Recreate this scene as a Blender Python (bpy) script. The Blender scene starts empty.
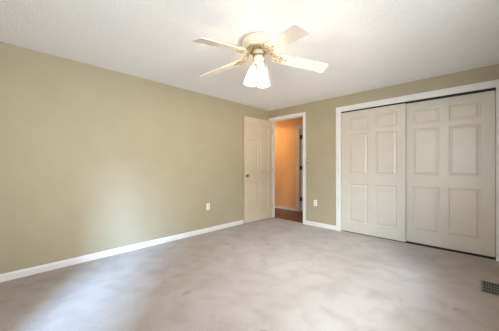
import bpy, bmesh, math, random
from mathutils import Vector, Matrix
PI = math.pi
random.seed(7)
scn = bpy.context.scene
COL = scn.collection

# ------------------------------------------------------------------ camera
CX, CY, CZ = 3.513, -4.279, 1.177
F = 240.4
va = math.radians(134.06)
cam_d = bpy.data.cameras.new('camera')
cam_d.sensor_width = 36.0
cam_d.lens = F / 499 * 36.0
cam_d.shift_y = (166.0 - 165.5) / 499
cam_d.clip_start = 0.02
cam = bpy.data.objects.new('camera', cam_d)
COL.objects.link(cam)
cam.location = (CX, CY, CZ)
cam.rotation_euler = (PI / 2, 0, va - PI / 2)
scn.camera = cam

# ------------------------------------------------------------------ view, world and daylight
scn.view_settings.view_transform = 'Standard'
scn.view_settings.look = 'None'
scn.view_settings.gamma = 1.0
scn.view_settings.use_curve_mapping = False
scn.view_settings.exposure = 0.84
w = bpy.data.worlds.new('world'); scn.world = w
w.use_nodes = True
bg = w.node_tree.nodes['Background']
bg.inputs[0].default_value = (0.90, 0.94, 1.0, 1)
bg.inputs[1].default_value = 14.0
# hazy sky brightest near the horizon, deeper overhead; unseen ground dimmed close in so light favours the far ceiling
_n = w.node_tree.nodes; _l = w.node_tree.links
_tc = _n.new('ShaderNodeTexCoord'); _sx = _n.new('ShaderNodeSeparateXYZ'); _rp = _n.new('ShaderNodeValToRGB')
_ma = _n.new('ShaderNodeMath'); _ma.operation = 'MULTIPLY_ADD'; _ma.inputs[1].default_value = 0.5; _ma.inputs[2].default_value = 0.5
_rp.color_ramp.elements[0].position = 0.24; _rp.color_ramp.elements[0].color = (0.13, 0.14, 0.14, 1)
_rp.color_ramp.elements[1].position = 0.76; _rp.color_ramp.elements[1].color = (0.36, 0.44, 0.56, 1)
for _p, _c in ((0.37, (0.76, 0.81, 0.86, 1)), (0.50, (0.94, 0.97, 1.0, 1)), (0.62, (0.90, 0.95, 1.0, 1))):
    _e = _rp.color_ramp.elements.new(_p); _e.color = _c
_l.new(_tc.outputs['Generated'], _sx.inputs[0]); _l.new(_sx.outputs['Z'], _ma.inputs[0])
_l.new(_ma.outputs[0], _rp.inputs[0]); _l.new(_rp.outputs[0], bg.inputs[0])


def area(name, loc, target, sx, sy, power, color, spread=180):
    d = bpy.data.lights.new(name, 'AREA')
    d.shape = 'RECTANGLE'; d.size = sx; d.size_y = sy
    d.energy = power; d.color = color; d.spread = math.radians(spread)
    o = bpy.data.objects.new(name, d); COL.objects.link(o)
    o.location = loc
    o.rotation_euler = (Vector(target) - Vector(loc)).to_track_quat('-Z', 'Y').to_euler()
    return o


# bright sky low over the garden, seen through the rear window and through the side window
area('rear_sky_light', (5.0, -6.65, 3.25), (0.5, -3.1, 0.6), 0.5, 1.5, 140, (0.35, 0.60, 1.0), 66)
area('side_sky_light', (5.8, -4.75, 3.1), (2.2, -1.4, 0.0), 0.9, 1.2, 62, (0.68, 0.84, 1.0), 80)
# added fill lamp outside the side window, aimed up to brighten the far ceiling
area('far_ceiling_fill', (7.6, -5.6, 0.35), (1.2, -1.4, 2.2), 2.2, 0.6, 38, (1.0, 0.76, 0.52), 100)
# portals guide the sampling of the sky through the two windows
area('rear_window_portal', (2.80, -5.10, 1.40), (2.80, 0, 1.40), 0.80, 1.30, 1, (1, 1, 1)).data.cycles.is_portal = True
area('side_window_portal', (3.92, -2.95, 1.425), (0.0, -2.95, 1.425), 1.80, 1.25, 1, (1, 1, 1)).data.cycles.is_portal = True
# ceiling spot in the hallway
hs = bpy.data.lights.new('hall_spot', 'SPOT')
hs.energy = 22; hs.color = (1.0, 0.55, 0.20); hs.spot_size = math.radians(166); hs.spot_blend = 0.08
hs.shadow_soft_size = 0.05
ho = bpy.data.objects.new('hall_spot', hs); COL.objects.link(ho)
ho.location = (-1.25, 0.35, 2.40)
BULB_W = 7.4
BULB_C = (1.0, 0.83, 0.62)


# ------------------------------------------------------------------ materials
def mat(name, col, rough=0.6, metal=0.0, spec=0.5):
    m = bpy.data.materials.new(name); m.use_nodes = True
    b = m.node_tree.nodes['Principled BSDF']
    b.inputs['Base Color'].default_value = (*col, 1)
    b.inputs['Roughness'].default_value = rough
    b.inputs['Metallic'].default_value = metal
    b.inputs['Specular IOR Level'].default_value = spec
    return m


def noise_mat(name, c1, c2, scale, rough=0.8, bump=0.0, bscale=200, bdist=0.01, lo=0.35, hi=0.65, spec=0.3, detail=4):
    m = mat(name, c1, rough, spec=spec)
    nt = m.node_tree; b = nt.nodes['Principled BSDF']
    tc = nt.nodes.new('ShaderNodeTexCoord')
    n = nt.nodes.new('ShaderNodeTexNoise'); n.inputs['Scale'].default_value = scale; n.inputs['Detail'].default_value = detail
    r = nt.nodes.new('ShaderNodeValToRGB')
    r.color_ramp.elements[0].position = lo; r.color_ramp.elements[0].color = (*c1, 1)
    r.color_ramp.elements[1].position = hi; r.color_ramp.elements[1].color = (*c2, 1)
    nt.links.new(tc.outputs['Object'], n.inputs['Vector'])
    nt.links.new(n.outputs['Fac'], r.inputs['Fac'])
    nt.links.new(r.outputs['Color'], b.inputs['Base Color'])
    if bump:
        n2 = nt.nodes.new('ShaderNodeTexNoise'); n2.inputs['Scale'].default_value = bscale; n2.inputs['Detail'].default_value = 3
        bp = nt.nodes.new('ShaderNodeBump'); bp.inputs['Strength'].default_value = bump; bp.inputs['Distance'].default_value = bdist
        nt.links.new(tc.outputs['Object'], n2.inputs['Vector'])
        nt.links.new(n2.outputs['Fac'], bp.inputs['Height'])
        nt.links.new(bp.outputs['Normal'], b.inputs['Normal'])
    return m


M_WALL = noise_mat('wall_paint', (0.362, 0.308, 0.204), (0.377, 0.321, 0.214), 3.0, 0.62, 0.12, 90, 0.004, spec=0.35)
M_CEIL = noise_mat('ceiling_texture', (0.89, 0.89, 0.89), (0.93, 0.93, 0.93), 60, 0.9, 0.42, 55, 0.02)
M_TRIM = noise_mat('trim_paint', (0.66, 0.64, 0.61), (0.70, 0.68, 0.65), 6, 0.4)
M_DOOR = noise_mat('door_paint', (0.525, 0.478, 0.395), (0.55, 0.503, 0.42), 4, 0.38, spec=0.5)
M_LEAF = noise_mat('bedroom_door_paint', (0.53, 0.435, 0.31), (0.56, 0.46, 0.33), 4, 0.42, spec=0.5)
M_HALL = noise_mat('hall_wall_paint', (0.78, 0.50, 0.24), (0.82, 0.53, 0.26), 3, 0.6)
M_BRASS = mat('brass', (0.55, 0.38, 0.13), 0.3, 1.0)
M_ABRASS = mat('antique_brass', (0.42, 0.30, 0.12), 0.35, 0.9)
M_DARK = mat('dark_gap', (0.02, 0.02, 0.02), 0.8)
M_PLATE = mat('ivory_plastic', (0.80, 0.78, 0.72), 0.35)
M_FAN = mat('fan_cream_enamel', (0.66, 0.60, 0.46), 0.35)
M_BLADE = noise_mat('fan_blade_white', (0.74, 0.69, 0.62), (0.78, 0.73, 0.66), 8, 0.4)
M_IRON = mat('fan_gilt_metal', (0.34, 0.26, 0.15), 0.45, 0.4)
M_VENT = mat('vent_grey_metal', (0.20, 0.195, 0.16), 0.5, 0.4)


def carpet():
    m = mat('carpet', (0.5, 0.45, 0.41), 0.95, spec=0.1)
    nt = m.node_tree; b = nt.nodes['Principled BSDF']; L = nt.links
    tc = nt.nodes.new('ShaderNodeTexCoord')
    def noise(s, d=4, dist=0.0):
        n = nt.nodes.new('ShaderNodeTexNoise'); n.inputs['Scale'].default_value = s; n.inputs['Detail'].default_value = d
        n.inputs['Distortion'].default_value = dist
        L.new(tc.outputs['Object'], n.inputs['Vector']); return n
    def ramp(n, p0, p1, c0, c1):
        r = nt.nodes.new('ShaderNodeValToRGB')
        r.color_ramp.elements[0].position = p0; r.color_ramp.elements[1].position = p1
        r.color_ramp.elements[0].color = (*c0, 1); r.color_ramp.elements[1].color = (*c1, 1)
        L.new(n.outputs['Fac'], r.inputs['Fac']); return r
    def mul(a, c, f=1.0):
        x = nt.nodes.new('ShaderNodeMix'); x.data_type = 'RGBA'; x.blend_type = 'MULTIPLY'
        x.inputs[0].default_value = f
        L.new(a, x.inputs[6]); L.new(c, x.inputs[7]); return x.outputs[2]
    base = ramp(noise(1.3, 3, 0.6), 0.35, 0.68, (0.39, 0.325, 0.270), (0.445, 0.382, 0.332))
    wear = ramp(noise(5.0, 7, 0.5), 0.30, 0.56, (0.88, 0.84, 0.80), (1, 1, 1))
    fine = ramp(noise(90, 3), 0.3, 0.7, (0.86, 0.86, 0.86), (1.06, 1.06, 1.06))
    spots = ramp(noise(3.1, 1.5), 0.22, 0.29, (0.66, 0.61, 0.56), (1, 1, 1))
    c = mul(mul(mul(base.outputs[0], wear.outputs[0]), fine.outputs[0]), spots.outputs[0])
    L.new(c, b.inputs['Base Color'])
    b.inputs['Sheen Weight'].default_value = 0.15
    bp = nt.nodes.new('ShaderNodeBump'); bp.inputs['Strength'].default_value = 0.5; bp.inputs['Distance'].default_value = 0.01
    L.new(noise(220, 3).outputs['Fac'], bp.inputs['Height']); L.new(bp.outputs['Normal'], b.inputs['Normal'])
    return m


M_CARPET = carpet()


def wood():
    m = mat('hall_wood_floor', (0.25, 0.08, 0.03), 0.3)
    nt = m.node_tree; b = nt.nodes['Principled BSDF']; L = nt.links
    tc = nt.nodes.new('ShaderNodeTexCoord')
    br = nt.nodes.new('ShaderNodeTexBrick')
    br.inputs['Color1'].default_value = (0.13, 0.032, 0.016, 1); br.inputs['Color2'].default_value = (0.075, 0.018, 0.010, 1)
    br.inputs['Mortar'].default_value = (0.07, 0.02, 0.01, 1)
    br.inputs['Scale'].default_value = 1.0; br.inputs['Mortar Size'].default_value = 0.003
    br.inputs['Brick Width'].default_value = 1.2; br.inputs['Row Height'].default_value = 0.083
    L.new(tc.outputs['Object'], br.inputs['Vector']); L.new(br.outputs['Color'], b.inputs['Base Color'])
    return m


M_WOOD = wood()


def glass_shade():
    m = bpy.data.materials.new('frosted_shade_glass'); m.use_nodes = True
    nt = m.node_tree; nt.nodes.clear(); L = nt.links
    out = nt.nodes.new('ShaderNodeOutputMaterial')
    tr = nt.nodes.new('ShaderNodeBsdfTranslucent'); tr.inputs[0].default_value = (0.95, 0.93, 0.88, 1)
    df = nt.nodes.new('ShaderNodeBsdfDiffuse'); df.inputs[0].default_value = (0.9, 0.88, 0.84, 1)
    tp = nt.nodes.new('ShaderNodeBsdfTransparent'); tp.inputs[0].default_value = (1, 0.97, 0.92, 1)
    gl = nt.nodes.new('ShaderNodeBsdfGlossy'); gl.inputs['Roughness'].default_value = 0.25
    a = nt.nodes.new('ShaderNodeMixShader'); a.inputs[0].default_value = 0.35
    c = nt.nodes.new('ShaderNodeMixShader'); c.inputs[0].default_value = 0.32
    d = nt.nodes.new('ShaderNodeMixShader'); d.inputs[0].default_value = 0.05
    L.new(tr.outputs[0], a.inputs[1]); L.new(df.outputs[0], a.inputs[2])
    L.new(a.outputs[0], c.inputs[1]); L.new(tp.outputs[0], c.inputs[2])
    L.new(c.outputs[0], d.inputs[1]); L.new(gl.outputs[0], d.inputs[2])
    L.new(d.outputs[0], out.inputs[0])
    return m


M_SHADE = glass_shade()
M_BULB = mat('lit_bulb', (1, 1, 1))
M_BULB.node_tree.nodes['Principled BSDF'].inputs['Emission Color'].default_value = (1.0, 0.85, 0.65, 1)
M_BULB.node_tree.nodes['Principled BSDF'].inputs['Emission Strength'].default_value = 14.0


M_PANE = bpy.data.materials.new('window_glass'); M_PANE.use_nodes = True
_nt = M_PANE.node_tree; _nt.nodes.clear()
_o = _nt.nodes.new('ShaderNodeOutputMaterial'); _t = _nt.nodes.new('ShaderNodeBsdfTransparent'); _g = _nt.nodes.new('ShaderNodeBsdfGlossy')
_m = _nt.nodes.new('ShaderNodeMixShader'); _m.inputs[0].default_value = 0.05; _g.inputs['Roughness'].default_value = 0.02
_nt.links.new(_t.outputs[0], _m.inputs[1]); _nt.links.new(_g.outputs[0], _m.inputs[2]); _nt.links.new(_m.outputs[0], _o.inputs[0])


# ------------------------------------------------------------------ helpers
def box(bm, x0, x1, y0, y1, z0, z1, M=None):
    vs = [bm.verts.new((x, y, z)) for x in (x0, x1) for y in (y0, y1) for z in (z0, z1)]
    if M is not None:
        for v in vs: v.co = M @ v.co
    for f in ((0, 1, 3, 2), (4, 6, 7, 5), (0, 4, 5, 1), (2, 3, 7, 6), (0, 2, 6, 4), (1, 5, 7, 3)):
        bm.faces.new([vs[i] for i in f])
    return vs


def lathe(bm, prof, seg=32, M=None, ripple=0.0, nr=12):
    """prof: list of (r, z); ripple scallops grow towards the end of the profile"""
    rings = []
    for k, (r, z) in enumerate(prof):
        if r < 1e-5:
            rings.append([bm.verts.new((0, 0, z))]); continue
        ring = []
        for i in range(seg):
            a = 2 * PI * i / seg
            rr = r * (1 + ripple * math.cos(nr * a))
            ring.append(bm.verts.new((rr * math.cos(a), rr * math.sin(a), z)))
        rings.append(ring)
    for a, b in zip(rings, rings[1:]):
        for i in range(seg):
            j = (i + 1) % seg
            if len(a) == 1 and len(b) == 1: continue
            if len(a) == 1: bm.faces.new((a[0], b[i], b[j]))
            elif len(b) == 1: bm.faces.new((a[i], a[j], b[0]))
            else: bm.faces.new((a[i], a[j], b[j], b[i]))
    if M is not None:
        vs = [v for r in rings for v in r]
        for v in vs: v.co = M @ v.co


def tube(bm, pts, r, seg=8):
    pts = [Vector(p) for p in pts]
    rings = []
    for i, p in enumerate(pts):
        t = (pts[min(i + 1, len(pts) - 1)] - pts[max(i - 1, 0)]).normalized()
        up = Vector((0, 0, 1)) if abs(t.z) < 0.95 else Vector((1, 0, 0))
        u = t.cross(up).normalized(); v = t.cross(u)
        rr = r[i] if isinstance(r, (list, tuple)) else r
        rings.append([bm.verts.new(p + rr * (math.cos(a) * u + math.sin(a) * v)) for a in [2 * PI * k / seg for k in range(seg)]])
    for a, b in zip(rings, rings[1:]):
        for i in range(seg):
            j = (i + 1) % seg
            bm.faces.new((a[i], a[j], b[j], b[i]))
    bm.faces.new(rings[0]); bm.faces.new(rings[-1][::-1])


def obj(name, bm, m, parent=None, smooth=False, bevel=0.0):
    bmesh.ops.recalc_face_normals(bm, faces=bm.faces)
    me = bpy.data.meshes.new(name); bm.to_mesh(me); bm.free()
    me.materials.append(m)
    if smooth:
        me.polygons.foreach_set('use_smooth', [True] * len(me.polygons))
    o = bpy.data.objects.new(name, me); COL.objects.link(o)
    if smooth:
        es = o.modifiers.new('edge', 'EDGE_SPLIT'); es.split_angle = math.radians(40)
    if bevel:
        b = o.modifiers.new('bevel', 'BEVEL'); b.width = bevel; b.segments = 2; b.limit_method = 'ANGLE'
    if parent: o.parent = parent
    return o


def empty(name, loc=(0, 0, 0), rz=0):
    o = bpy.data.objects.new(name, None); COL.objects.link(o)
    o.location = loc; o.rotation_euler = (0, 0, rz); o.empty_display_size = 0.1
    return o


def tag(o, label, cat, group=None):
    o['label'] = label; o['category'] = cat
    if group: o['group'] = group
    return o


def struct(o, label=None):
    o['kind'] = 'structure'
    if label: o['label'] = label
    return o


# ------------------------------------------------------------------ room shell
X1, Y0, ZC, T = 3.80, -4.98, 2.44, 0.11          # room: x 0..X1, y Y0..0
DX0, DX1, DZ = 0.062, 0.893, 2.215               # doorway in the back wall
KX0, KX1, KZ = 1.677, 3.641, 2.165               # closet opening in the back wall
WX0, WX1, WZ0, WZ1 = 2.40, 3.20, 0.75, 2.05      # rear window
SY0, SY1, SZ0, SZ1 = -3.85, -2.05, 0.80, 2.05      # side window

bm = bmesh.new(); box(bm, -T, X1 + T, Y0 - T, 0.0, -0.12, 0.0)
box(bm, KX0 - 0.3, X1 + T, 0.0, 0.80, -0.12, 0.0); box(bm, DX0, DX1, 0.0, 0.055, -0.12, 0.0)
struct(obj('floor', bm, M_CARPET))
bm = bmesh.new(); box(bm, -T, X1 + T, Y0 - T, 0.80, ZC, ZC + 0.1)
struct(obj('ceiling', bm, M_CEIL))
bm = bmesh.new(); box(bm, -T, 0, Y0 - T, 0.0, 0, ZC)
struct(obj('wall_left', bm, M_WALL))
bm = bmesh.new()
box(bm, -T, DX0, 0, T, 0, ZC); box(bm, DX0, DX1, 0, T, DZ, ZC); box(bm, DX1, KX0, 0, T, 0, ZC)
box(bm, KX0, KX1, 0, T, KZ, ZC); box(bm, KX1, X1 + T, 0, T, 0, ZC)
struct(obj('wall_back', bm, M_WALL))
bm = bmesh.new()
box(bm, X1, X1 + T, Y0 - T, SY0, 0, ZC); box(bm, X1, X1 + T, SY1, 0, 0, ZC)
box(bm, X1, X1 + T, SY0, SY1, 0, SZ0); box(bm, X1, X1 + T, SY0, SY1, SZ1, ZC)
struct(obj('wall_right', bm, M_WALL))
bm = bmesh.new()
box(bm, 0, WX0, Y0 - T, Y0, 0, ZC); box(bm, WX1, X1, Y0 - T, Y0, 0, ZC)
box(bm, WX0, WX1, Y0 - T, Y0, 0, WZ0); box(bm, WX0, WX1, Y0 - T, Y0, WZ1, ZC)
struct(obj('wall_rear', bm, M_WALL))
# closet lining behind the sliding doors
bm = bmesh.new()
box(bm, KX0 - 0.3, X1 + T, 0.70, 0.80, 0, ZC); box(bm, KX0 - 0.3, KX0 - 0.2, T, 0.70, 0, ZC); box(bm, X1, X1 + T, T, 0.70, 0, ZC)
struct(obj('wall_closet', bm, M_WALL))
# hallway
HY = 1.13
bm = bmesh.new(); box(bm, -2.2, 1.27, 0.055, HY + 0.2, -0.12, -0.006)
for v in bm.verts: pass
struct(obj('floor_hall', bm, M_WOOD))
bm = bmesh.new(); box(bm, -2.2, 1.27, T, HY + 0.1, ZC, ZC + 0.1)
box(bm, -0.11 - 2.09, -T, 0.0, T, 0, ZC)
# hall shell: near side wall left of the bedroom, far ends
o = struct(obj('ceiling_hall', bm, M_CEIL))
DHX = 0.10                                        # hall door opening starts here on the far wall
bm = bmesh.new()
box(bm, -2.2, DHX, HY, HY + 0.1, -0.05, ZC); box(bm, DHX, 0.95, HY, HY + 0.1, 2.14, ZC); box(bm, 0.95, 1.27, HY, HY + 0.1, -0.05, ZC)
box(bm, -2.3, -2.2, 0.0, HY + 0.1, -0.05, ZC); box(bm, 1.27, 1.37, T, HY + 0.1, -0.05, ZC)
struct(obj('wall_hall', bm, M_HALL))


# ------------------------------------------------------------------ trim
def profile_run(bm, a, b, n, h=0.078, t=0.014, z=0.0):
    """baseboard from a to b (2D), n = inward normal"""
    a = Vector((*a, 0)); b = Vector((*b, 0)); n = Vector((*n, 0))
    pr = [(0, 0), (t, 0), (t, h * 0.72), (t * 0.75, h * 0.80), (t * 0.6, h * 0.92), (t * 0.25, h), (0, h)]
    r0 = [bm.verts.new(a + n * p + Vector((0, 0, z + q))) for p, q in pr]
    r1 = [bm.verts.new(b + n * p + Vector((0, 0, z + q))) for p, q in pr]
    k = len(pr)
    for i in range(k):
        j = (i + 1) % k
        bm.faces.new((r0[i], r0[j], r1[j], r1[i]))
    bm.faces.new(r0); bm.faces.new(r1[::-1])


CW = 0.091                                        # casing width
bm = bmesh.new(); profile_run(bm, (0, Y0), (0, 0), (1, 0)); struct(obj('baseboard_left', bm, M_TRIM))
bm = bmesh.new(); profile_run(bm, (DX1 + 0.066, 0), (KX0 - CW, 0), (0, -1)); struct(obj('baseboard_back', bm, M_TRIM))
bm = bmesh.new(); profile_run(bm, (X1, Y0), (X1, -0.014), (-1, 0)); struct(obj('baseboard_right', bm, M_TRIM))
bm = bmesh.new(); profile_run(bm, (0.014, Y0), (X1 - 0.014, Y0), (0, 1)); struct(obj('baseboard_rear', bm, M_TRIM))
bm = bmesh.new(); profile_run(bm, (-2.2, HY), (DHX - 0.095, HY), (0, -1), h=0.07, z=-0.006); struct(obj('baseboard_hall', bm, M_TRIM))


def casing(name, x0, x1, ztop, y, wd, t=0.018, zb=0.0, left=True, right=True, lw=None):
    """moulded casing round an opening on plane y, facing -y; mitred look from stepped boards"""
    bm = bmesh.new()
    for k, (w0, w1, tt) in enumerate(((0.0, 1.0, t * 0.6), (0.12, 0.9, t * 0.85), (0.62, 0.9, t))):
        a, b = w0 * wd, w1 * wd
        la = lw if lw is not None else None
        if left:
            aa, bb = (a, b) if la is None else (min(a, la), min(b, la))
            if bb > aa: box(bm, x0 - bb, x0 - aa, y - tt, y, zb, ztop + b)
        if right: box(bm, x1 + a, x1 + b, y - tt, y, zb, ztop + b)
        xa = x0 - (b if left and la is None else (la or 0))
        box(bm, max(xa, x0 - b), x1 + b, y - tt * 0.999, y, ztop + a, ztop + b)
    return bm


bm = casing('c', DX0, DX1, DZ - 0.012, 0.0, 0.066, lw=0.058)
# jamb lining of the doorway
box(bm, DX0 - 0.001, DX0 + 0.018, 0, T, 0, DZ); box(bm, DX1 - 0.010, DX1 + 0.001, 0, T, 0, DZ); box(bm, DX0, DX1, 0, T, DZ - 0.010, DZ)
box(bm, DX1 - 0.018, DX1 - 0.010, 0.05, 0.085, 0, DZ - 0.010); box(bm, DX0, DX1, 0.05, 0.085, DZ - 0.020, DZ - 0.010)
struct(obj('trim_1', bm, M_TRIM))
bm = casing('c', KX0, KX1, KZ - 0.010, 0.0, CW)
box(bm, KX0 - 0.001, KX0 + 0.003, 0, T, 0, KZ); box(bm, KX1 - 0.003, KX1 + 0.001, 0, T, 0, KZ); box(bm, KX0, KX1, 0, T, KZ - 0.004, KZ)
struct(obj('trim_2', bm, M_TRIM))
# door casing on the far side of the hall
bm = casing('c', DHX, 0.90, 2.14, HY, 0.10, zb=-0.006)
struct(obj('trim_3', bm, M_TRIM))
# track behind the closet header
bm = bmesh.new(); box(bm, KX0 + 0.004, KX1 - 0.004, 0.003, 0.105, KZ - 0.030, KZ - 0.0045)
struct(obj('trim_4', bm, M_DARK))
# dark strip on the floor, put in as the shade under the sliding doors
bm = bmesh.new(); box(bm, KX0 + 0.004, KX1 - 0.004, 0.030, 0.105, 0.0005, 0.007)
struct(obj('door_gap_shade', bm, M_DARK))


# ------------------------------------------------------------------ panelled doors
def panel_door(w, h, th, cols, rows, m, name='slab', both=False, parent=None):
    """slab in local x 0..w, z 0..h, front face at y=0 (facing -y), back at y=th.
    cols: [(x0,x1)..], rows: [(z0,z1)..]: raised panels sunk in moulded recesses"""
    bm = bmesh.new()
    xs = sorted({0, w, *[c for p in cols for c in p]}); zs = sorted({0, h, *[r for p in rows for r in p]})
    def side(y, s):
        for i in range(len(xs) - 1):
            for j in range(len(zs) - 1):
                a, b, c, d = xs[i], xs[i + 1], zs[j], zs[j + 1]
                if (a, b) in cols and (c, d) in rows:
                    prev = None
                    for ins, dep in ((0, 0), (0.008, 0.009), (0.020, 0.009), (0.042, 0.002)):
                        r = [bm.verts.new((xx, y + s * dep, zz)) for xx, zz in
                             ((a + ins, c + ins), (b - ins, c + ins), (b - ins, d - ins), (a + ins, d - ins))]
                        if prev:
                            for k in range(4): bm.faces.new((prev[k], prev[(k + 1) % 4], r[(k + 1) % 4], r[k]))
                        prev = r
                    bm.faces.new(prev)
                else:
                    bm.faces.new([bm.verts.new((xx, y, zz)) for xx, zz in ((a, c), (b, c), (b, d), (a, d))])
    side(0, 1); side(th, -1)
    for q in (((0, 0, 0), (0, th, 0), (0, th, h), (0, 0, h)), ((w, 0, 0), (w, th, 0), (w, th, h), (w, 0, h)),
              ((0, 0, 0), (w, 0, 0), (w, th, 0), (0, th, 0)), ((0, 0, h), (w, 0, h), (w, th, h), (0, th, h))):
        bm.faces.new([bm.verts.new(p) for p in q])
    bmesh.ops.remove_doubles(bm, verts=bm.verts, dist=0.0004)
    return obj(name, bm, m, parent)


ROWS = [(0.195, 0.860), (1.030, 1.725), (1.800, 2.015)]


def cup_pull(parent, x, z, M):
    bm = bmesh.new()
    lathe(bm, [(0.0, -0.0035), (0.016, -0.0035), (0.021, -0.001), (0.024, -0.004), (0.026, 0.0)], 20,
          Matrix.Translation((x, 0, z)) @ Matrix.Scale(1.9, 4, (0, 0, 1)) @ Matrix.Rotation(PI / 2, 4, 'X'))
    p = obj('finger_pull', bm, M, parent, smooth=True); p['label'] = 'small brass finger pull'
    return p


# left closet door in the front track
d2 = panel_door(0.985, 2.131, 0.034, [(0.135, 0.440), (0.562, 0.868)], [(a - 0.012, b - 0.012) for a, b in ROWS], M_DOOR, 'door_2')
d2.location = (KX0 + 0.010, 0.012, 0.016)
struct(d2, 'left sliding closet door with six raised panels and a brass pull at its left edge')
cup_pull(d2, 0.055, 0.967, M_ABRASS)
d3 = panel_door(1.000, 2.128, 0.034, [(0.120, 0.440), (0.545, 0.865)], [(a - 0.012, b - 0.012) for a, b in ROWS], M_DOOR, 'door_3')
d3.location = (2.634, 0.066, 0.022)
struct(d3, 'right sliding closet door with six raised panels and a brass pull at its right edge')
cup_pull(d3, 0.950, 0.967, M_ABRASS)

# bedroom door leaf standing open beside the left wall
LW = 0.822
leaf = panel_door(LW, 2.175, 0.035, [(0.115, 0.375), (0.447, 0.707)], [(a - 0.005, b - 0.005) for a, b in ROWS[:2]] + [(1.805, 2.050)], M_LEAF, 'door_1')
hinge = Vector((DX0 + 0.035, -0.022, 0.014)); free = Vector((0.048, -0.848, 0.014))
ang = math.atan2(free.y - hinge.y, free.x - hinge.x)
# local x runs from the hinge to the free edge; the face looking into the room is local +y
leaf.rotation_euler = (0, 0, ang); leaf.location = hinge - Vector((math.cos(ang + PI / 2), math.sin(ang + PI / 2), 0)) * 0.035
struct(leaf, 'six panel cream bedroom door standing open against the left wall')
bm = bmesh.new()
for s, y in ((1, 0.035), (-1, 0.0)):
    k = 1.0 if s > 0 else 0.45
    Mx = Matrix.Translation((LW - 0.062, y, 0.965)) @ Matrix.Rotation(-s * PI / 2, 4, 'X')
    lathe(bm, [(0.0, 0), (0.033, 0.0), (0.033, 0.003), (0.026, 0.007 * k), (0.012, 0.012 * k), (0.011, 0.026 * k), (0.018, 0.032 * k),
               (0.027, 0.042 * k), (0.029, 0.052 * k), (0.024, 0.062 * k), (0.0, 0.066 * k)], 24, Mx)
kn = obj('door_knob', bm, M_BRASS, leaf, smooth=True); kn['label'] = 'round brass knob'
bm = bmesh.new(); box(bm, LW - 0.0005, LW + 0.0015, 0.006, 0.029, 0.935, 0.995)
obj('latch_plate', bm, M_BRASS, leaf)
for z in (0.22, 1.05, 1.90):
    bm = bmesh.new(); lathe(bm, [(0, 0), (0.007, 0), (0.007, 0.09), (0, 0.09)], 12, Matrix.Translation((-0.006, 0.041, z)))
    box(bm, -0.001, 0.0, 0.005, 0.040, z, z + 0.09)
    obj('hinge', bm, M_BRASS, leaf)

# door in the far wall of the hall
dh = panel_door(0.795, 2.138, 0.035, [(0.110, 0.365), (0.435, 0.690)], ROWS, M_TRIM, 'door_4')
dh.location = (DHX + 0.004, HY + 0.022, 0.0)
struct(dh, 'white hall door seen through the open doorway')
for z in (0.27, 1.08, 1.88):
    bm = bmesh.new(); lathe(bm, [(0, 0), (0.015, 0), (0.015, 0.10), (0, 0.10)], 12, Matrix.Translation((0.026, -0.014, z)))
    box(bm, 0.0, 0.05, -0.002, 0.0, z, z + 0.10)
    h = obj('hinge', bm, M_DARK, dh); h['label'] = 'dark hinge'
bm = bmesh.new(); box(bm, DHX + 0.004, 0.95, HY + 0.08, HY + 0.098, -0.006, 2.14); box(bm, DHX, DHX + 0.004, HY - 0.001, HY + 0.1, 0, 2.13)
struct(obj('hall_leak_block', bm, M_DARK))  # added unseen panel blocks light leaking past the hall door; dark strip in jamb gap


# ------------------------------------------------------------------ windows (behind the camera)
def window(name, loc, rz, w, h, depth):
    r = empty(name, loc, rz); struct(r)
    bm = bmesh.new(); t = 0.05
    box(bm, 0, t, 0, 0.05, 0, h); box(bm, w - t, w, 0, 0.05, 0, h); box(bm, t, w - t, 0, 0.05, 0, t); box(bm, t, w - t, 0, 0.05, h - t, h)
    box(bm, t, w - t, 0.01, 0.04, h / 2 - 0.02, h / 2 + 0.02)
    obj('window_frame', bm, M_TRIM, r)
    bm = bmesh.new(); box(bm, t, w - t, 0.022, 0.026, t, h / 2 - 0.02); box(bm, t, w - t, 0.022, 0.026, h / 2 + 0.02, h - t)
    obj('pane', bm, M_PANE, r)
    bm = bmesh.new(); c = 0.08
    box(bm, -c, 0, -0.015 - 0.0, 0, -c, h + c); box(bm, w, w + c, -0.015, 0, -c, h + c); box(bm, 0, w, -0.015, 0, h, h + c)
    o = obj('window_casing', bm, M_TRIM, r); o.location = (0, -depth, 0)
    bm = bmesh.new(); box(bm, -c, w + c, -0.04, 0, -0.03, 0)
    o = obj('window_sill', bm, M_TRIM, r, bevel=0.004); o.location = (0, -depth, 0)
    return r


# local -y looks into the room
window('window_1', (WX1, Y0 - 0.06, WZ0), PI, WX1 - WX0, WZ1 - WZ0, 0.06)
window('window_2', (X1 + 0.06, SY1, SZ0), -PI / 2, SY1 - SY0, SZ1 - SZ0, 0.06)


# ------------------------------------------------------------------ outlets, switch, register
def outlet(loc, rz, label):
    r = empty('wall_outlet', loc, rz)
    tag(r, label, 'outlet', 'white wall outlets')
    bm = bmesh.new(); box(bm, -0.036, 0.036, -0.006, 0, -0.058, 0.058); obj('cover_plate', bm, M_PLATE, r, bevel=0.004)
    for z in (-0.024, 0.024):
        bm = bmesh.new()
        lathe(bm, [(0, -0.003), (0.0165, -0.003), (0.0175, 0.0)], 20, Matrix.Translation((0, -0.0062, z)) @ Matrix.Rotation(-PI / 2, 4, 'X'))
        s = obj('socket', bm, mat('socket_face', (0.55, 0.53, 0.48), 0.4), r)
        bm = bmesh.new()
        for x in (-0.007, 0.007): box(bm, x - 0.0015, x + 0.0015, -0.0105, -0.0085, z - 0.001, z + 0.009)
        box(bm, -0.003, 0.003, -0.0105, -0.0085, z - 0.012, z - 0.006)
        obj('slots', bm, M_DARK, s)
    return r


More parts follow.
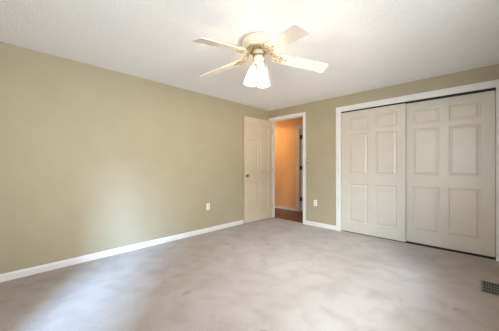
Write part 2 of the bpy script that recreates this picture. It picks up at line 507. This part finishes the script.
outlet((0.0, -1.713, 0.452), PI / 2, 'white duplex wall outlet low on the long bare left wall')
outlet((1.170, 0.0, 0.453), 0, 'white duplex wall outlet low between the doorway and the closet')
r = empty('light_switch', (1.025, 0, 1.285), 0)
tag(r, 'small brass light switch plate on the wall right of the doorway', 'light switch')
bm = bmesh.new(); box(bm, -0.036, 0.036, -0.005, 0, -0.060, 0.060)
obj('cover_plate', bm, mat('switch_brass', (0.40, 0.32, 0.14), 0.45, 0.5), r, bevel=0.003)
bm = bmesh.new(); box(bm, -0.005, 0.005, -0.016, -0.004, -0.004, 0.014)
obj('toggle', bm, M_PLATE, r, bevel=0.001)['label'] = 'ivory toggle'

# floor register by the right wall
r = empty('floor_register', (3.503, -1.155, 0.0), 0)
tag(r, 'grey metal floor register with grille slots set in carpet by the closet', 'floor vent')
bm = bmesh.new(); W, H = 0.150, 0.305; e = 0.018
box(bm, 0, e, 0, H, 0.001, 0.008); box(bm, W - e, W, 0, H, 0.001, 0.008); box(bm, e, W - e, 0, e, 0.001, 0.008); box(bm, e, W - e, H - e, H, 0.001, 0.008)
obj('frame', bm, M_VENT, r)
bm = bmesh.new()
nx, ny = 6, 4
for i in range(1, nx): x = e + (W - 2 * e) * i / nx; box(bm, x - 0.0022, x + 0.0022, e, H - e, 0.001, 0.0072)
for j in range(1, ny): y = e + (H - 2 * e) * j / ny; box(bm, e, W - e, y - 0.007, y + 0.007, 0.001, 0.0068)
obj('grille', bm, M_VENT, r)
bm = bmesh.new(); box(bm, e, W - e, e, H - e, 0.0004, 0.002)
obj('duct_opening', bm, M_DARK, r)

# ------------------------------------------------------------------ ceiling fan
FX, FY = 1.894, -2.476
fan = empty('ceiling_fan', (FX, FY, ZC))
tag(fan, 'cream five-blade ceiling fan with gilt brackets and lit frosted glass shades', 'ceiling fan')


def Z(z): return z - ZC


bm = bmesh.new()
lathe(bm, [(0, Z(2.439)), (0.150, Z(2.439)), (0.164, Z(2.434)), (0.171, Z(2.418)), (0.171, Z(2.380)), (0.163, Z(2.366)), (0.150, Z(2.364)), (0.146, Z(2.358)),
           (0.128, Z(2.352)), (0.085, Z(2.349)), (0, Z(2.349))], 48)
obj('motor_housing', bm, M_FAN, fan, smooth=True)
bm = bmesh.new()
lathe(bm, [(0, Z(2.350)), (0.112, Z(2.349)), (0.116, Z(2.344)), (0.112, Z(2.337)), (0.0, Z(2.336))], 40)
for i in range(10):
    a = 2 * PI * i / 10
    tube(bm, [(0.050 * math.cos(a), 0.050 * math.sin(a), Z(2.333)), (0.108 * math.cos(a), 0.108 * math.sin(a), Z(2.336))], 0.004, 6)
obj('flywheel', bm, M_IRON, fan, smooth=True)
bm = bmesh.new()
lathe(bm, [(0, Z(2.337)), (0.050, Z(2.336)), (0.052, Z(2.330)), (0.050, Z(2.322)), (0.050, Z(2.300)), (0.046, Z(2.294)), (0.0, Z(2.294))], 32)
obj('switch_housing', bm, M_FAN, fan, smooth=True)
bm = bmesh.new()
lathe(bm, [(0.030, Z(2.296)), (0.055, Z(2.292)), (0.060, Z(2.286)), (0.055, Z(2.280)), (0.03, Z(2.278))], 32)
obj('trim_ring', bm, M_ABRASS, fan, smooth=True)
bm = bmesh.new()
lathe(bm, [(0, Z(2.280)), (0.044, Z(2.280)), (0.053, Z(2.266)), (0.055, Z(2.248)), (0.050, Z(2.230)), (0.036, Z(2.212)), (0.018, Z(2.204)), (0.010, Z(2.196)), (0, Z(2.192))], 32)
fit = obj('light_fitter', bm, M_FAN, fan, smooth=True)

# blade (local: along +x, hinge at the hub axis), with its bracket as a sub-part
BW0, BW1, R0, R1 = 0.120, 0.152, 0.205, 0.722


def blade_bm():
    bm = bmesh.new(); n = 14; th = 0.006
    out = []
    def hw(x): return (BW0 + (BW1 - BW0) * (x - R0) / (R1 - R0)) / 2
    top = []; c = 0.022
    for k in range(5):      # rounded root corner
        a = PI / 2 * k / 4
        top.append((R0 + 0.03 - 0.03 * math.cos(a), hw(R0) - 0.03 + 0.03 * math.sin(a)))
    for k in range(1, n): x = R0 + 0.03 + (R1 - R0 - 0.03 - c) * k / n; top.append((x, hw(x)))
    for k in range(5):
        a = PI / 2 * k / 4
        top.append((R1 - c + c * math.sin(a), hw(R1) - c + c * math.cos(a)))
    pts = top + [(x, -y) for x, y in reversed(top)]
    lo = [bm.verts.new((x, y, -th / 2)) for x, y in pts]; hi = [bm.verts.new((x, y, th / 2)) for x, y in pts]
    bm.faces.new(lo); bm.faces.new(hi)
    for i in range(len(pts)):
        j = (i + 1) % len(pts); bm.faces.new((lo[i], lo[j], hi[j], hi[i]))
    return bm


def bracket_bm():
    bm = bmesh.new(); z = -0.009
    tube(bm, [(0.085, 0, 0.062), (0.115, 0, 0.048), (0.150, 0, 0.010), (0.185, 0, z), (0.290, 0, z)], [0.012, 0.011, 0.009, 0.008, 0.005], 8)
    for s in (1, -1):       # scrolled side arms
        tube(bm, [(0.105, 0.008 * s, 0.050), (0.125, 0.030 * s, 0.030), (0.150, 0.042 * s, 0.006), (0.178, 0.036 * s, z), (0.190, 0.018 * s, z), (0.176, 0.008 * s, z)], 0.006, 8)
        tube(bm, [(0.178, 0.036 * s, z), (0.205, 0.046 * s, z), (0.232, 0.040 * s, z), (0.245, 0.022 * s, z), (0.232, 0.012 * s, z), (0.220, 0.020 * s, z)], 0.0055, 8)
        lathe(bm, [(0, -0.004), (0.010, -0.004), (0.010, 0.004), (0, 0.004)], 12, Matrix.Translation((0.236, 0.034 * s, z)))
    lathe(bm, [(0, -0.004), (0.012, -0.004), (0.012, 0.004), (0, 0.004)], 12, Matrix.Translation((0.286, 0, z)))
    return bm


droop, pitch = math.radians(8.6), math.radians(12)
bl0 = obj('blade', blade_bm(), M_BLADE, fan)
br0 = obj('blade_bracket', bracket_bm(), M_IRON, bl0, smooth=True); br0['label'] = 'gilt scrolled blade bracket'
TH0 = -20.4
for k in range(5):
    if k == 0: b, c = bl0, br0
    else:
        b = bl0.copy(); COL.objects.link(b); b.parent = fan
        c = br0.copy(); COL.objects.link(c); c.parent = b
    a = math.radians(TH0 + 72 * k)
    Mx = Matrix.Rotation(a, 4, 'Z') @ Matrix.Rotation(droop, 4, 'Y') @ Matrix.Rotation(-pitch, 4, 'X')
    # ccw edge lower: rotate about +x by a negative angle
    b.matrix_local = Matrix.Translation((0, 0, Z(2.302))) @ Mx

# glass bell shades on short arms
PROF = [(0.020, 0.0), (0.024, -0.006), (0.022, -0.016), (0.025, -0.032), (0.032, -0.058), (0.040, -0.085), (0.047, -0.115), (0.052, -0.142), (0.053, -0.163), (0.060, -0.178)]
sh0 = arm0 = bu0 = None
for k, az in enumerate((93, -27, 213)):
    # azimuths measured from the +x axis
    a = math.radians(az)
    tilt = math.radians(9)
    base = Matrix.Rotation(a, 4, 'Z')
    T0 = base @ Matrix.Translation((0.061, 0, Z(2.178))) @ Matrix.Rotation(-tilt, 4, 'Y')
    if k == 0:
        bm = bmesh.new()
        n = 48
        lathe(bm, PROF, n, None, ripple=0.025, nr=12)
        for v in bm.verts:      # scalloped lower rim
            if v.co.z < -0.17: v.co.z += 0.005 * math.cos(12 * math.atan2(v.co.y, v.co.x))
        sh0 = obj('lamp_shade', bm, M_SHADE, fan, smooth=True)
        so = sh0.modifiers.new('thickness', 'SOLIDIFY'); so.thickness = 0.003
        sh0.modifiers.move(1, 0)
        bm = bmesh.new()
        lathe(bm, [(0, -0.030), (0.010, -0.032), (0.014, -0.045), (0.021, -0.062), (0.024, -0.078), (0.019, -0.096), (0.009, -0.106), (0, -0.108)], 20)
        bu0 = obj('bulb', bm, M_BULB, sh0, smooth=True); bu0['label'] = 'lit bulb'
        bm = bmesh.new()
        lathe(bm, [(0, 0.022), (0.014, 0.022), (0.020, 0.014), (0.029, 0.006), (0.031, -0.008), (0.026, -0.012), (0.012, -0.012), (0.012, -0.034), (0, -0.034)], 24)
        tube(bm, [(0.0, 0, 0.018), (0.0, 0, 0.034), (-0.016, 0, 0.046), (-0.034, 0, 0.048)], 0.008, 8)
        arm0 = obj('shade_holder', bm, M_FAN, fan, smooth=True)
        s, b, h = sh0, bu0, arm0
    else:
        s = sh0.copy(); COL.objects.link(s); s.parent = fan
        b = bu0.copy(); COL.objects.link(b); b.parent = s
        h = arm0.copy(); COL.objects.link(h); h.parent = fan
    s.matrix_local = T0; h.matrix_local = T0
    ld = bpy.data.lights.new('bulb_light', 'POINT'); ld.energy = BULB_W; ld.color = BULB_C; ld.shadow_soft_size = 0.025
    lo = bpy.data.objects.new('bulb_light', ld); COL.objects.link(lo)
    lo.location = (fan.matrix_basis @ T0) @ Vector((0, 0, -0.125))
# pull chains
for dx, dy, l in ((0.030, -0.02, 0.10), (-0.028, 0.02, 0.08)):
    bm = bmesh.new(); tube(bm, [(dx, dy, Z(2.215)), (dx * 1.1, dy * 1.1, Z(2.215) - l)], 0.0015, 6)
    lathe(bm, [(0, 0), (0.004, -0.004), (0.004, -0.014), (0, -0.020)], 10, Matrix.Translation((dx * 1.1, dy * 1.1, Z(2.215) - l)))
    obj('pull_chain', bm, M_ABRASS, fan)
